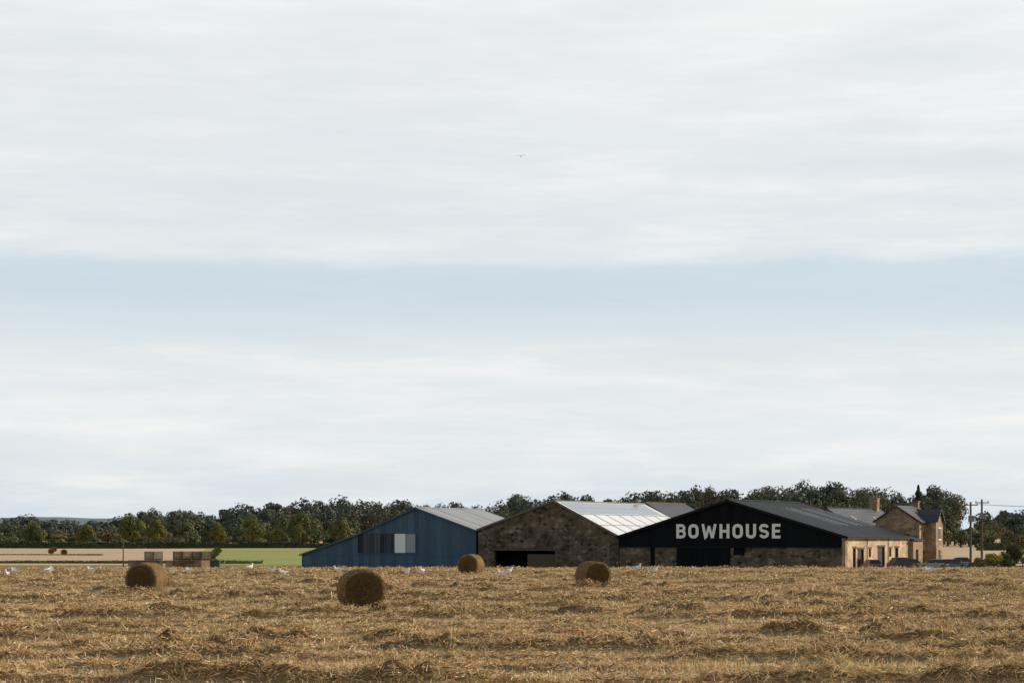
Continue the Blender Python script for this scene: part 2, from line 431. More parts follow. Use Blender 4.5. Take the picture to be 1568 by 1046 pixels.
# lettering
SW=.44; HT=2.06
def stroke(path, w, closed=False):
    pts=[np.array(p,float) for p in path]; n=len(pts); Lf=[];Rt=[]
    for i in range(n):
        if closed: a=pts[i-1]; c=pts[(i+1)%n]
        else: a=pts[max(i-1,0)]; c=pts[min(i+1,n-1)]
        b_=pts[i]
        d1=b_-a; d2=c-b_
        if np.linalg.norm(d1)<1e-6: d1=d2
        if np.linalg.norm(d2)<1e-6: d2=d1
        d1/=np.linalg.norm(d1); d2/=np.linalg.norm(d2)
        tt=d1+d2; tt/=np.linalg.norm(tt); nn=np.array([-tt[1],tt[0]])
        k=(w/2)/max(.35,float(nn@np.array([-d1[1],d1[0]])))
        Lf.append(b_+nn*k); Rt.append(b_-nn*k)
    return Lf,Rt
def arc(cx,cz,rx,rz_,a0,a1,n=10):
    return [(cx+rx*math.cos(math.radians(a0+(a1-a0)*i/n)),cz+rz_*math.sin(math.radians(a0+(a1-a0)*i/n))) for i in range(n+1)]
def rr_loop(w,h,s,r):
    x0,x1,z0,z1=s/2,w-s/2,s/2,h-s/2
    return arc(x1-r,z1-r,r,r,90,0,8)+arc(x1-r,z0+r,r,r,0,-90,8)+arc(x0+r,z0+r,r,r,-90,-180,8)+arc(x0+r,z1-r,r,r,180,90,8)
s=SW;h=HT
def letter(ch):
    if ch=='B':
        w=1.45; m=h*.53
        up=[(s,h-s*.46),(w*.52,h-s*.46)]+arc(w*.56,(m+h-s*.46)/2,w*.30,(h-s*.46-m)/2,90,-90,10)+[(s,m)]
        lo=[(s,m-.0),(w*.55,m)]+arc(w*.58,(m+s*.46)/2,w*.30+.03,(m-s*.46)/2,90,-90,10)+[(s,s*.46)]
        return w,[([(s/2,0),(s/2,h)],s,False),(up,s*.92,False),(lo,s*.92,False)]
    if ch=='O': return 1.62,[(rr_loop(1.62,h,s,.52),s,True)]
    if ch=='W':
        w=2.35; return w,[([(s*.42,h),(w*.27,s*.1),(w*.27+.001,s*.1)],s*.92,False),([(w*.29,s*.1),(w*.5,h*.86)],s*.8,False),([(w*.5,h*.86),(w*.71,s*.1)],s*.8,False),([(w*.73,s*.1),(w-s*.42,h)],s*.92,False)]
    if ch=='H': 
        w=1.55; return w,[([(s/2,0),(s/2,h)],s,False),([(w-s/2,0),(w-s/2,h)],s,False),([(s,h/2),(w-s,h/2)],s*.9,False)]
    if ch=='U':
        w=1.55; return w,[([(s/2,h)]+arc(s/2+.45,s/2+.45,.45,.45,180,270,8)+arc(w-s/2-.45,s/2+.45,.45,.45,270,360,8)+[(w-s/2,h)],s,False)]
    if ch=='S':
        w=1.5; r=(h-s*.92)/4; cx=w/2; rx=w/2-s*.46
        pth=arc(cx,h-s*.46-r,rx,r,15,90,6)+arc(cx,h-s*.46-r,rx,r,90,270,14)[1:]+arc(cx,s*.46+r,rx,r,90,-90,14)[1:]+arc(cx,s*.46+r,rx,r,-90,-165,6)[1:]
        return w,[(pth,s*.9,False)]
    if ch=='E':
        w=1.28; return w,[([(s/2,0),(s/2,h)],s,False),([(s,h-s*.45),(w,h-s*.45)],s*.9,False),([(s,h/2),(w*.93,h/2)],s*.85,False),([(s,s*.45),(w,s*.45)],s*.9,False)]
V=[];F=[]; cx=-25.86; gap=.475; k=0
for ch in 'BOWHOUSE':
    w_,st=letter(ch)
    for (pth,ww,cl) in st:
        Lf,Rt=stroke(pth,ww,cl); n=len(Lf); yf=-.075-.004*(k%4); k+=1
        o=len(V)
        for q in range(n):
            for (pp,yy) in ((Lf[q],yf),(Rt[q],yf),(Lf[q],-.021),(Rt[q],-.021)):
                V.append((cx+pp[0],yy,2.30+pp[1]))
        for q in range(n if cl else n-1):
            a_=o+4*q; b_=o+4*((q+1)%n)
            F+=[(a_,a_+1,b_+1,b_),(a_,b_,b_+2,a_+2),(a_+1,a_+3,b_+3,b_+1)]
        if not cl:
            e_=o+4*(n-1); F+=[(o,o+2,o+3,o+1),(e_,e_+1,e_+3,e_+2)]
    cx+=w_+gap
mesh_ob('painted_lettering',V,F,M_white,bb)

# --- stone barn
sb=bld('stone_barn')
xl,xr,xm=-59.59,-35.3,-46.27; zl=3.51; zr=2.5; zp=7.82; LB=30.5
za=.45
oa,ob_=-56.67,-46.04
prism('gable_wall_upper',[(xl,za),(xr-.05,za),(xr-.05,zr),(xm,zp),(xl,zl)],0,.6,M_stone,sb)
boxes('gable_wall_lower',[(xl,oa,.001,.6,-3,za-.001),(ob_,xr-.05,.001,.6,-3,za-.001)],M_stone,sb)
boxes('door_lintel',[(oa-.4,ob_+.4,-.05,-.003,za-.02,za+.32)],M_wood,sb)
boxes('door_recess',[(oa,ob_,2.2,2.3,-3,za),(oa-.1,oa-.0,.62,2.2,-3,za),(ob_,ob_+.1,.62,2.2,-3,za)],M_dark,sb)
boxes('door_leaf',[(-51.0,ob_-.05,.35,.45,-3,-.1)],M_wood,sb)
boxes('loose_stonework',[(-37.2,-36.8,-.05,-.003,-3,1.8)],M_coping,sb)
boxes('rear_wall',[(xl,xr-.05,LB-.5,LB,-3,2.4)],M_stone,sb)
prism('rear_gable',[(xl,2.4),(xr-.05,2.4),(xr-.05,zr),(xm,zp),(xl,zl)],LB-.5,LB,M_stone,sb)
slr=(zp-zr)/(xr-xm); sll=(zp-zl)/(xm-xl)
slabs('roof',[(xm,zp+.02,xr-.05,zr+.02,-.1,LB+.2,.12)],M_rwht,sb)
slabs('roof_far_slope',[(xm,zp+.02,xl-.2,zl+.02-.2*sll,-.1,LB+.2,.12)],M_rgrey,sb)
def os2(x0,x1,y0,y1,off,th): return (x0,zp-(x0-xm)*slr+off,x1,zp-(x1-xm)*slr+off,y0,y1,th)
slabs('solar_panels',[os2(xm+.5+r_*1.75,xm+.5+r_*1.75+1.68,y,y+1.02,.16,.04) for r_ in (0,1) for y in np.arange(1.2,29,1.08)],M_pv,sb)
slabs('sheet_seams',[os2(xm+4.4,xr-.2,y,y+.09,.145,.04) for y in np.arange(4.5,30,4.2)]+[os2(xm+4.15,xm+4.35,0.5,LB-.2,.15,.02),os2(xm+7.6,xm+7.72,0.5,LB-.2,.15,.02)],M_lead,sb)
slabs('gable_coping',[(xm,zp-.05,xr-.05,zr-.05,-.25,-.105,.3),(xm,zp-.05,xl-.15,zl-.05-.15*sll,-.25,-.105,.3)],M_coping,sb)
boxes('ridge_cap',[(xm-.3,xm+.3,-.3,LB+.2,zp+.1,zp+.22)],M_lead,sb)
boxes('ridge_ventilator',[(xm-.35,xm+.35,27.6,28.4,zp+.222,zp+.5),(xm-.6,xm+.6,27.3,28.7,zp+.502,zp+.62),(xm-.12,xm+.12,27.9,28.1,zp+.622,zp+.85)],M_lead,sb)

# --- blue barn
lb=bld('blue_barn')
pts=[(-93,-3),(-59.95,-3),(-59.95,3.5),(-70.95,7.02),(-82.37,2.72),(-93,-.35)]
prism('gable_cladding',pts,0,.2,M_blue,lb)
prism('rear_cladding',pts,19.3,19.5,M_blue,lb)
boxes('low_side_wall',[(-93,-92.8,.2,19.3,-3,-.4)],M_blue,lb)
slabs('roof',[(-70.95,7.04,-59.7,3.42,-.25,19.8,.1),(-70.95,7.04,-82.37,2.74,-.25,19.8,.1),(-82.37,2.74,-93.3,-.42,-.25,19.8,.1)],M_rgrey,lb)
slabs('verge_flashing',[(-70.95,6.90,-59.7,3.28,-.32,-.255,.26),(-70.95,6.90,-82.37,2.60,-.32,-.255,.26),(-82.37,2.60,-93.3,-.56,-.32,-.255,.26)],M_blueT,lb)
boxes('side_panels',[(-82.0,-75.0,-.06,-.003,.05,2.95)],M_grime,lb)
boxes('white_door_panel',[(-74.9,-72.9,-.10,-.003,.02,3.0)],M_white,lb)
boxes('grey_door_panel',[(-72.8,-71.0,-.06,-.003,.05,2.95)],M_rlight,lb)
boxes('panel_posts',[(x_,x_+.1,-.14,-.065,0,3.0) for x_ in (-82.0,-80.2,-78.4,-76.8,-75.1,-71.0)]+[(-82.1,-75.0,-.13,-.062,3.001,3.12),(-82.1,-70.9,-.13,-.062,-.12,-.001)],M_blueT,lb)
boxes('cladding_flashing',[(-92.6,-60.25,-.05,-.004,-.42,-.36),(-60.2,-59.97,-.07,-.004,-3,3.4)],M_blueT,lb)
boxes('ridge_cap',[(-71.2,-70.7,-.3,19.8,7.1,7.22)],M_rgrey,lb)

# --- dark roofed shed behind
ds=bld('slate_shed')
prism('walls',[(-56,-3),(-36.2,-3),(-36.2,2.5),(-46.2,8.0),(-56,2.5)],31.2,46,M_stone,ds)
slabs('roof',[(-46.2,8.05,-35.8,2.3,31,46.3,.14),(-46.2,8.05,-56.4,2.3,31,46.3,.14)],M_slate,ds)
boxes('ridge_tiles',[(-46.4,-46.0,31,46.3,8.1,8.28)],M_coping,ds)

# --- long slate range with chimney
lr=bld('stone_farm_range')
prism('walls',[(-19,-3),(-8.1,-3),(-8.1,3.4),(-13.56,6.9),(-19,3.4)],28,52,M_sandh,lr)
slabs('roof',[(-13.56,6.95,-7.7,3.2,27.8,52.3,.12),(-13.56,6.95,-19.4,3.2,27.8,52.3,.12)],M_slate,lr)
boxes('ridge_tiles',[(-13.76,-13.36,27.8,52.3,7.0,7.15)],M_blackp,lr)
boxes('chimney',[(-14.2,-12.9,49.2,50.4,6.0,8.7),(-14.3,-12.8,49.1,50.5,8.7,8.9)],M_sandh,lr)
boxes('chimney_pots',[(-14.0,-13.7,49.6,49.95,8.9,9.4),(-13.4,-13.1,49.6,49.95,8.9,9.4)],M_coping,lr)
slabs('skylights',[(-11.5,6.95-2.06*.64+.13,-10.6,6.95-2.96*.64+.13,y,y+.6,.05) for y in (33,43)],M_rlight,lr)

# --- farmhouse
fh=bld('stone_farmhouse')
wins=[(33.6,34.6,1.6,3.2),(39.2,40.2,1.6,3.2),(33.6,34.6,-1.4,.4),(39.2,40.2,-1.4,.4)]
prism('front_gable',[(-7,-3),(0-.42,-3),(-.42,4.95),(-3.7,7.2),(-7,4.95)],32,32.4,M_sandh,fh)
prism('back_gable',[(-7,-3),(0-.42,-3),(-.42,4.95),(-3.7,7.2),(-7,4.95)],41.2,41.6,M_sandh,fh)
wall_x('side_wall',-.4,0,32,41.6,-3,4.9,wins,M_sandh,fh)
boxes('far_side_wall',[(-7,-6.6,32.4,41.2,-3,4.9)],M_sandh,fh)
slabs('roof',[(-3.6,7.25,.45,4.62,31.7,41.9,.12),(-3.6,7.25,-7.4,4.75,31.7,41.9,.12)],M_slate,fh)
boxes('chimney',[(-4.1,-3.1,40.6,41.4,6.6,8.0),(-4.2,-3.0,40.5,41.5,8.0,8.15)],M_sandh,fh)
boxes('window_glass',[(-.3,-.2,a,b,c,d_) for a,b,c,d_ in wins]+[(-2.6,-1.6,31.96,31.99,1.4,3.0),(-2.6,-1.6,31.96,31.99,-1.4,.4)],M_glass,fh)
boxes('window_bars',[(-.19,-.15,(a+b)/2-.03,(a+b)/2+.03,c,d_) for a,b,c,d_ in wins]+[(-.14,-.11,a,b,(c+d_)/2-.03,(c+d_)/2+.03) for a,b,c,d_ in wins],M_white,fh)
boxes('window_sills',[(.003,.1,a-.1,b+.1,c-.15,c-.01) for a,b,c,d_ in wins],M_coping,fh)
V=[(0.003,35.2,-3),(0.003,38.6,-3),(1.6,35.2,-3),(1.6,38.6,-3),(0.003,35.2,4.9),(0.003,38.6,4.9),(1.6,35.2,4.9),(1.6,38.6,4.9),(-2.2,36.9,6.7),(1.6,36.9,6.7)]
mesh_ob('wing_walls',V,[(0,2,6,4),(3,1,5,7),(2,3,7,9,6)],M_sandh,fh)
mesh_ob('wing_roof',[(-2.2,36.9,6.85),(1.95,36.9,6.85),(1.95,34.9,4.75),(-.3,34.9,4.75),(1.95,38.9,4.75),(-.3,38.9,4.75),(1.95,36.9,6.7),(1.95,35,4.6),(1.95,38.8,4.6)],[(0,3,2,1),(0,1,4,5),(1,2,7,6),(1,6,8,4)],M_slate,fh)
boxes('wing_windows',[(1.603,1.63,36.4,37.4,2.2,3.8),(1.603,1.63,36.4,37.4,-1.4,.5)],M_glass,fh)
boxes('wing_window_frames',[(1.632,1.66,36.87,36.93,2.2,3.8),(1.604,1.68,36.2,37.6,2.0,2.19),(1.604,1.68,36.2,37.6,3.81,4.0)],M_white,fh)
ou=bld('stone_outbuilding')
wall_x('side_wall',-.3,.6,27.4,31.9,-3,2.0,[(28.6,29.8,-3,.6)],M_sandh,ou)
boxes('end_wall',[(-5,-.301,27.4,27.8,-3,2.0)],M_sandh,ou)
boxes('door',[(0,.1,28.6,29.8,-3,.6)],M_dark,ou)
slabs('roof',[(-5,3.6,.9,1.95,27.3,31.9,.12)],M_slate,ou)

# ------------------------------------------------------------------ vegetation
def crown(c, r, nl, n, leaf, tint):
    c=np.array(c,float); r=np.array(r,float)
    dl=rng.normal(size=(nl,3)); dl/=np.linalg.norm(dl,axis=1,keepdims=True)
    dl*=rng.uniform(.35,.70,(nl,1)); dl[0]=(rng.normal(0,.1),rng.normal(0,.1),.62)
    lc=c+dl*r; lr_=rng.uniform(.30,.48,(nl,1))*r
    li=rng.integers(0,nl,n)
    dd=rng.normal(size=(n,3)); dd/=np.linalg.norm(dd,axis=1,keepdims=True)
    P=lc[li]+dd*lr_[li]*rng.uniform(.75,1.06,(n,1))
    Nn=dd+rng.normal(0,.30,(n,3))
    V=cards(P,Nn,rng.uniform(.6,1.3,n)*leaf)
    lt=rng.uniform(.78,1.22,(nl,1))
    col=np.array(tint)[None,:]*lt[li]*rng.uniform(.85,1.15,(n,1))
    return V,col
TINTS=[(.098,.112,.056),(.112,.124,.058),(.078,.097,.056),(.128,.122,.058),(.088,.106,.060),(.138,.118,.058)]
px=[-300,-221,-208,-204,-173,-169,-163,-155,-146,-136,-128,-122,-116,-110,-104,-94,-83,-74,-63,-52,-45,-39,-29,-21,-14,-7,2,13,21,33,44,50,61,69,78,89,100,106,114,126,134,146,157,165,174,178,185,196,202,206]
pz=[11,10.5,12.7,10.5,10.3,11.9,13.3,15.3,16.1,14.1,13.3,15.3,18.1,14.5,17.5,18.9,19.8,20.3,18.7,17.9,19.2,17.5,17.5,18.6,15.5,18.5,21.2,20.9,21.2,21.2,19,21.8,23.2,21.8,24.6,25.4,21.8,24.6,24.6,26.8,26.5,26,24.6,22.5,24.6,25.6,25.0,23.2,20,16]
LV=[];LC=[];TV=[]
def add_tree(x,y,top,R,n,leaf,tint,z0=None):
    z0=float(gz(x,y)) if z0 is None else z0
    H=top-z0; rz_=min(H*.47,R*1.05)
    cz=top-rz_*1.02
    V,c=crown((x,y,cz),(R,R,rz_),int(rng.integers(13,19)),n,leaf,tint)
    LV.append(V);LC.append(c)
    TV.extend(tube((x,y,z0-.3),(x+rng.normal(0,.3),y,cz),.45,.28))
    for _ in range(3):
        a_=rng.uniform(0,6.28)
        TV.extend(tube((x,y,z0+H*.3),(x+math.cos(a_)*R*.5,y+math.sin(a_)*R*.5,cz),.2,.08,5))
for rank,(yy,f0,f1,sp,nlf) in enumerate([(930,.95,1.05,6.2,1400),(895,.86,1.02,7.0,1100),(860,.66,.88,7.5,950),(825,.46,.68,8.0,800),(790,.30,.48,8.5,600),(765,.20,.32,8,450)]):
    xx=-300.0
    while xx<206:
        X0=xx+rng.normal(0,1.8); yj=yy+rng.normal(0,7)
        top=np.interp(X0*860/yj,px,pz)
        top=2.3+(top-2.3)*yj/860
        top=float(top*rng.uniform(f0,f1))
        R=rng.uniform(5.8,9.5)*(0.7+.3*min(top,24)/20)
        if rank>=4: R*=.75
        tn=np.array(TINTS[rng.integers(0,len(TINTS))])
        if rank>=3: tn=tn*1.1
        if rank<=2: tn=tn*.90+np.array([.012,.020,.032])  # rear ranks: blue distance haze mixed into the leaf colour
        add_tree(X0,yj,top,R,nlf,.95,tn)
        xx+=sp*rng.uniform(.7,1.35)
for i in range(26):
    X0=rng.uniform(241,330); yj=rng.uniform(985,1040)
    add_tree(X0,yj,rng.uniform(13,18),rng.uniform(6,9),1000,1.2,np.array(TINTS[rng.integers(0,5)])*.85+np.array([.016,.026,.040]))  # far group, leaf tint shifted blue to paint in haze
trees=empty('distant_treeline')
quad_mesh('foliage',np.concatenate(LV),M_leaf,trees,np.concatenate(LC))
quad_mesh('trunks_and_limbs',np.array(TV),M_bark,trees)
def conifer(x,y,z0,top,R):
    e=empty('pine_tree',(x,y,z0)); H=top-z0
    n=1600; f=rng.random(n)**.8; a_=rng.uniform(0,6.28,n); rr=R*(1-f)*(.35+.65*rng.random(n))*(1+.3*np.sin(f*40))
    P=np.stack([np.cos(a_)*rr,np.sin(a_)*rr,H*(.25+.75*f)],-1)
    quad_mesh('foliage',cards(P,rng.normal(size=(n,3))+[0,0,.6],rng.uniform(.5,1.0,n)),M_leaf,e,np.tile([.065,.088,.065],(n,1))*rng.uniform(.7,1.3,(n,1)))
    quad_mesh('trunk',np.array(tube((0,0,-.2),(0,0,H*.93),.4,.05)),M_bark,e)
conifer(175.5,860,-.8,25.2,6.5)

def hedge(name,p0,p1,h,wd,n,leaf,tint):
    t_=rng.random(n); p0=np.array(p0,float);p1=np.array(p1,float)
    c=p0[None]+(p1-p0)[None]*t_[:,None]
    hv=h*(.65+.6*fbm(c[:,0]*.12,c[:,1]*.12,3,3))
    ang_=rng.uniform(0,math.pi,n)
    X0=c[:,0]+np.cos(ang_)*wd*.3*rng.normal(size=n); Y0=c[:,1]+np.cos(ang_)*wd*.5
    Z0=gz(X0,Y0)+hv*np.sin(ang_)*rng.uniform(.6,1.05,n)
    Nn=np.stack([rng.normal(0,.6,n),np.cos(ang_),np.sin(ang_)+.1],-1)
    tt=np.array(tint)[None]*(.6+.8*fbm(c[:,0]*.05,c[:,1]*.3,3,8))[:,None]*rng.uniform(.8,1.2,(n,1))
    return quad_mesh(name,cards(np.stack([X0,Y0,Z0],-1),Nn,rng.uniform(.6,1.3,n)*leaf),M_leaf,None,tt)
hedge('hedge',(-260,720),(-55,705),2.2,2.5,16000,.9,(.08,.092,.042))
hedge('hedge',(-90,610),(-60,390),1.2,1.6,3000,.5,(.08,.085,.032))
hedge('hedge',(150,640),(300,655),2.4,2.5,9000,.8,(.08,.09,.042))
hedge('hedge',(-250,520),(-104,505),.35,1.6,5000,.4,(.22,.18,.08))
hedge('hedge',(-120,372),(-46,366),.6,1.6,5000,.35,(.14,.14,.05))
def shrub(x,y,h,R,tint,n=1500,leaf=.28):
    z0=float(gz(x,y)); e=empty('garden_shrub',(x,y,z0))
    V,c=crown((0,0,h*.52),(R,R*.8,h*.55),9,n,leaf,tint)
    quad_mesh('foliage',V,M_leaf,e,c)
    q=[]
    for _ in range(5):
        a_=rng.uniform(0,6.28); q+=tube((0,0,-.1),(math.cos(a_)*R*.5,math.sin(a_)*R*.4,h*.6),.06,.02,5)
    quad_mesh('stems',np.array(q),M_bark,e)
for (x_,y_,h_,R_,tn) in [(66.0,283,1.6,1.5,(.18,.18,.045)),(68.0,281,2.2,1.7,(.26,.24,.05)),(70.6,284,2.2,1.8,(.12,.14,.04)),(73.6,282,3.0,2.0,(.15,.16,.04)),(76.5,284,2.8,2.0,(.11,.13,.04)),(80,283,2.8,2.2,(.12,.14,.04)),(72.2,288,3.4,1.9,(.12,.10,.045)),(84.5,285,2.5,2.2,(.11,.13,.04))]:
    shrub(x_,y_,h_,R_,tn)
def near_tree(name,x,y,top,R,tint,n=3200):
    z0=float(gz(x,y)); e=empty(name,(x,y,z0)); H=top-z0
    V,c=crown((0,0,H*.56),(R,R,H*.45),15,n,.6,tint); quad_mesh('foliage',V,M_leaf,e,c)
    q=tube((0,0,-.2),(0,0,H*.55),.32,.2)
    for _ in range(5):
        a_=rng.uniform(0,6.28); q+=tube((0,0,H*.28),(math.cos(a_)*R*.55,math.sin(a_)*R*.55,H*.65),.14,.05,5)
    quad_mesh('trunk_and_limbs',np.array(q),M_bark,e)
for (x_,y_,tp,R_,tn) in [(-141,735,11.5,5.5,(.13,.15,.05)),(-130,728,9,4.2,(.16,.16,.05)),(-96,738,11,5,(.14,.16,.05)),(-78,732,12,4.6,(.13,.15,.05)),(-63,735,9.5,4,(.135,.14,.048)),(-176,735,8,4.5,(.12,.13,.048)),(-110,742,8,4.0,(.17,.155,.055)),(-158,740,7.5,4.0,(.15,.15,.05)),(-86,728,7,3.6,(.16,.17,.055))]:
    near_tree('oak_tree',x_,y_,tp,R_,tn)

def hill(name,pts,y0,y1,c1,c2):
    xs_=np.linspace(pts[0][0],pts[-1][0],160); hz=np.interp(xs_,[p_[0] for p_ in pts],[p_[1] for p_ in pts])
    hz=hz*(.94+.12*fbm(xs_*.012,xs_*0+3,4,9))
    V=[];F=[]; m=14
    for j in range(m):
        f=j/(m-1); s_=math.sin(f*math.pi)**.8 if 0<f<1 else 0
        for i,xx_ in enumerate(xs_):
            V.append((xx_,y0+(y1-y0)*f,-3+(hz[i]+3)*s_+ (float(vnoise(np.array(xx_*.03),np.array(f*9.)))-.5)*2*s_))
    for j in range(m-1):
        for i in range(len(xs_)-1):
            a_=j*len(xs_)+i; F.append((a_,a_+1,a_+1+len(xs_),a_+len(xs_)))
    t=NT(name+'_hazy_cover',.95,.05)
    t.color(t.ramp(t.noise(t.mapping((.012,.006,.05)),1,6,.6),[(.42,c1),(.58,c2)]))  # woodland colours with the bluish air haze painted in
    return mesh_ob(name,V,F,t.m,None,smooth=True)
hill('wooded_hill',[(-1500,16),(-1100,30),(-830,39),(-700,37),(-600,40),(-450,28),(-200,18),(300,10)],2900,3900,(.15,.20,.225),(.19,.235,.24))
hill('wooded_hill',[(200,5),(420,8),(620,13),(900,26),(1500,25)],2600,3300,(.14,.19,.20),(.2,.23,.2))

# ------------------------------------------------------------------ crates, poles, fence
def crate(x,y,z,rz,w=1.82,dp=1.25,h=1.0):
    e=empty('potato_crate',(x,y,z),rz); B_=[]
    for (sx) in (-w/2,w/2-.09):
        for sy in (-dp/2,dp/2-.09): B_.append((sx,sx+.09,sy,sy+.09,0,h))
    for i in range(6):
        z0=.14+i*.145
        B_+=[(-w/2,w/2,-dp/2-.025,-dp/2-.002,z0,z0+.12),(-w/2,w/2,dp/2+.002,dp/2+.025,z0,z0+.12),
             (-w/2-.025,-w/2-.002,-dp/2,dp/2,z0,z0+.12),(w/2+.002,w/2+.025,-dp/2,dp/2,z0,z0+.12)]
    B_+=[(-w/2+.002,w/2-.002,-dp/2+.002,dp/2-.002,.09,.13)]+[(-w/2+.1,w/2-.1,-dp/2+k*(dp/2-.06),-dp/2+k*(dp/2-.06)+.1,.0,.088) for k in range(3)]
    boxes('timber_slats',B_,random.choice([M_crate,M_crate2,M_crate3]),e)
M_crate=plain('crate_timber',(.12,.085,.06),.85,.15,0,.35,5); M_crate2=plain('crate_timber_grey',(.17,.14,.115),.85,.15,0,.35,5); M_crate3=plain('crate_timber_new',(.34,.24,.16),.85,.15,0,.35,5)
for (x_,y_,lv,r_) in [(-43.5,231,0,-48),(-41.4,230,0,-44),(-41.4,230,1,-44),(-39.3,232,0,-44),(-38.0,229.5,0,-42),(-38.0,229.5,1,-42),(-35.9,230,0,-46),(-35.9,230,1,-43)]:
    crate(x_,y_,float(gz(x_,y_))+.22+lv*1.01,math.radians(r_))
wt=empty('water_trough',(-34.0,228,float(gz(0,228))+.15))
boxes('tank_body',[(-.55,.55,-.4,.4,.25,1.0),(-.6,.6,-.45,.45,1.002,1.08)],plain('dark_green_plastic',(.02,.04,.035),.5,.4),wt,.04)
boxes('stand',[(-.5,-.4,-.35,-.25,-.2,.248),(.4,.5,-.35,-.25,-.2,.248),(-.5,-.4,.25,.35,-.2,.248),(.4,.5,.25,.35,-.2,.248)],M_wood,wt)

def pole(x,y,top,transformer=False,arm=True,z0=None,r=.15):
    z0=float(gz(x,y)) if z0 is None else z0
    e=empty('utility_pole',(x,y,z0)); H=top-z0
    quad_mesh('timber_pole',np.array(tube((0,0,-.5),(0,0,H),r,r*.72,10)),M_pole,e)
    if arm:
        boxes('crossarm',[(-1.0,1.0,-.18,-.06,H-.55,-.42+H)],M_pole,e)
        boxes('insulators',[(a_-.05,a_+.05,-.17,-.07,H-.418,H-.2) for a_ in (-.9,0,.9)],M_lead,e)
    if transformer:
        boxes('transformer',[(-.42,.42,-.75,-.2,H-2.9,H-2.0),(-.5,.5,-.3,-.16,H-3.1,H-3.0)],M_lead,e,.05)
    return e
pole(66.8,290,7.6,True,r=.19); pole(68.9,292,8.0,True,r=.19)
pole(-44.9,230,1.9,False,False,r=.08)
pole(-170,720,5.3,False,True); pole(-118,725,5.0,False,True); pole(-215,715,5.5,False,True)
w_=empty('overhead_wires'); q=[]
for off in (-.9,0,.9):
    a_=np.array([66.8+off,289.88,7.3]); b_=np.array([140+off,330,7.6]); pv=a_
    for i in range(1,13):
        f=i/12; pt=a_+(b_-a_)*f; pt[2]-=1.6*4*f*(1-f)*.5
        q+=tube(pv,pt,.012,.012,4); pv=pt
quad_mesh('cables',np.array(q),M_pole,w_)
pole(140,330,8.0,False)
fe=empty('post_and_rail_fence',(60,276,0)); L=[]
for i in range(22):
    xx_=i*1.8; z0=float(gz(60+xx_,276)); L.append((xx_-.06,xx_+.06,-.06,.06,z0-.2,z0+1.25))
zf=float(gz(60,276)); L+=[(0,38,-.1,-.063,zf+.9,zf+1.02),(0,38,-.1,-.063,zf+.45,zf+.57)]
boxes('posts_and_rails',L,M_wood,fe)

# ------------------------------------------------------------------ cars
def car(x,y,rz,col,suv=False):
    z0=float(gz(x,y)); e=empty('parked_car',(x,y,z0),rz)
    mp_=plain('car_paint',col,.25,.6,0,.03)
    h=1.0 if suv else .88; tp=1.72 if suv else 1.46
    low=[(-2.1,.28),(-2.14,.6),(-2.05,h),(-1.2,h+.05),(1.0,h+.02),(1.95,h-.14),(2.12,.6),(2.1,.28)]
    prism('body',low,-.86,.86,mp_,e,.06)
    ro=[(-1.75,h),(-1.35,tp-.05),(-.9,tp),(.1,tp),(.45,tp-.06),(1.2,h)]
    n=len(ro); V=[]
    for sgn in (-1,1):
        for (a_,b_) in ro:
            f=(b_-h)/(tp-h); V.append((a_,sgn*(.82-.16*f),b_))
    F=[tuple(range(n)),tuple(range(2*n-1,n-1,-1))]+[(i+1,i,i+n,i+1+n) for i in range(n-1)]
    mesh_ob('windows',V,F,M_glass,e)
    prism('roof_panel',[(-1.38,tp-.03),(-.9,tp+.015),(.1,tp+.015),(.48,tp-.045),(.4,tp-.07),(-1.3,tp-.06)],-.68,.68,mp_,e)
    boxes('pillars',[(-.35,-.27,-.84,-.80,h,h+.25),(-.35,-.27,.80,.84,h,h+.25)],mp_,e)
    for (wx) in (-1.3,1.3):
        for sy in (-1,1):
            q=[];
            c0=np.array([wx,sy*.66,.32]);c1=np.array([wx,sy*.88,.32])
            q+=tube(c0,c1,.33,.33,18); q+=tube(c1,c1+[0,sy*.005,0],.33,.001,18)
            quad_mesh('tyre',np.array(q),M_blackp,e)
            quad_mesh('hub',np.array(tube(c1+[0,sy*.006,0],c1+[0,sy*.02,0],.19,.001,12)),M_lead,e)
    boxes('lamps',[(2.06,2.13,-.75,-.45,.62,.74),(2.06,2.13,.45,.75,.62,.74),(-2.16,-2.1,-.75,-.5,.65,.8),(-2.16,-2.1,.5,.75,.65,.8)],M_rlight,e)
for (x_,y_,r_,c_,sv) in [(49.9,276.5,100,(.03,.05,.08),False),(55.5,283,20,(.04,.05,.06),True),(58.2,290,15,(.03,.04,.05),False),(60.5,286,170,(.30,.34,.40),False),(63.6,288,5,(.12,.22,.38),False),(65.2,291,175,(.45,.48,.5),True),(69.5,292,10,(.6,.6,.6),False)]:
    car(x_,y_,math.radians(r_),c_,sv)

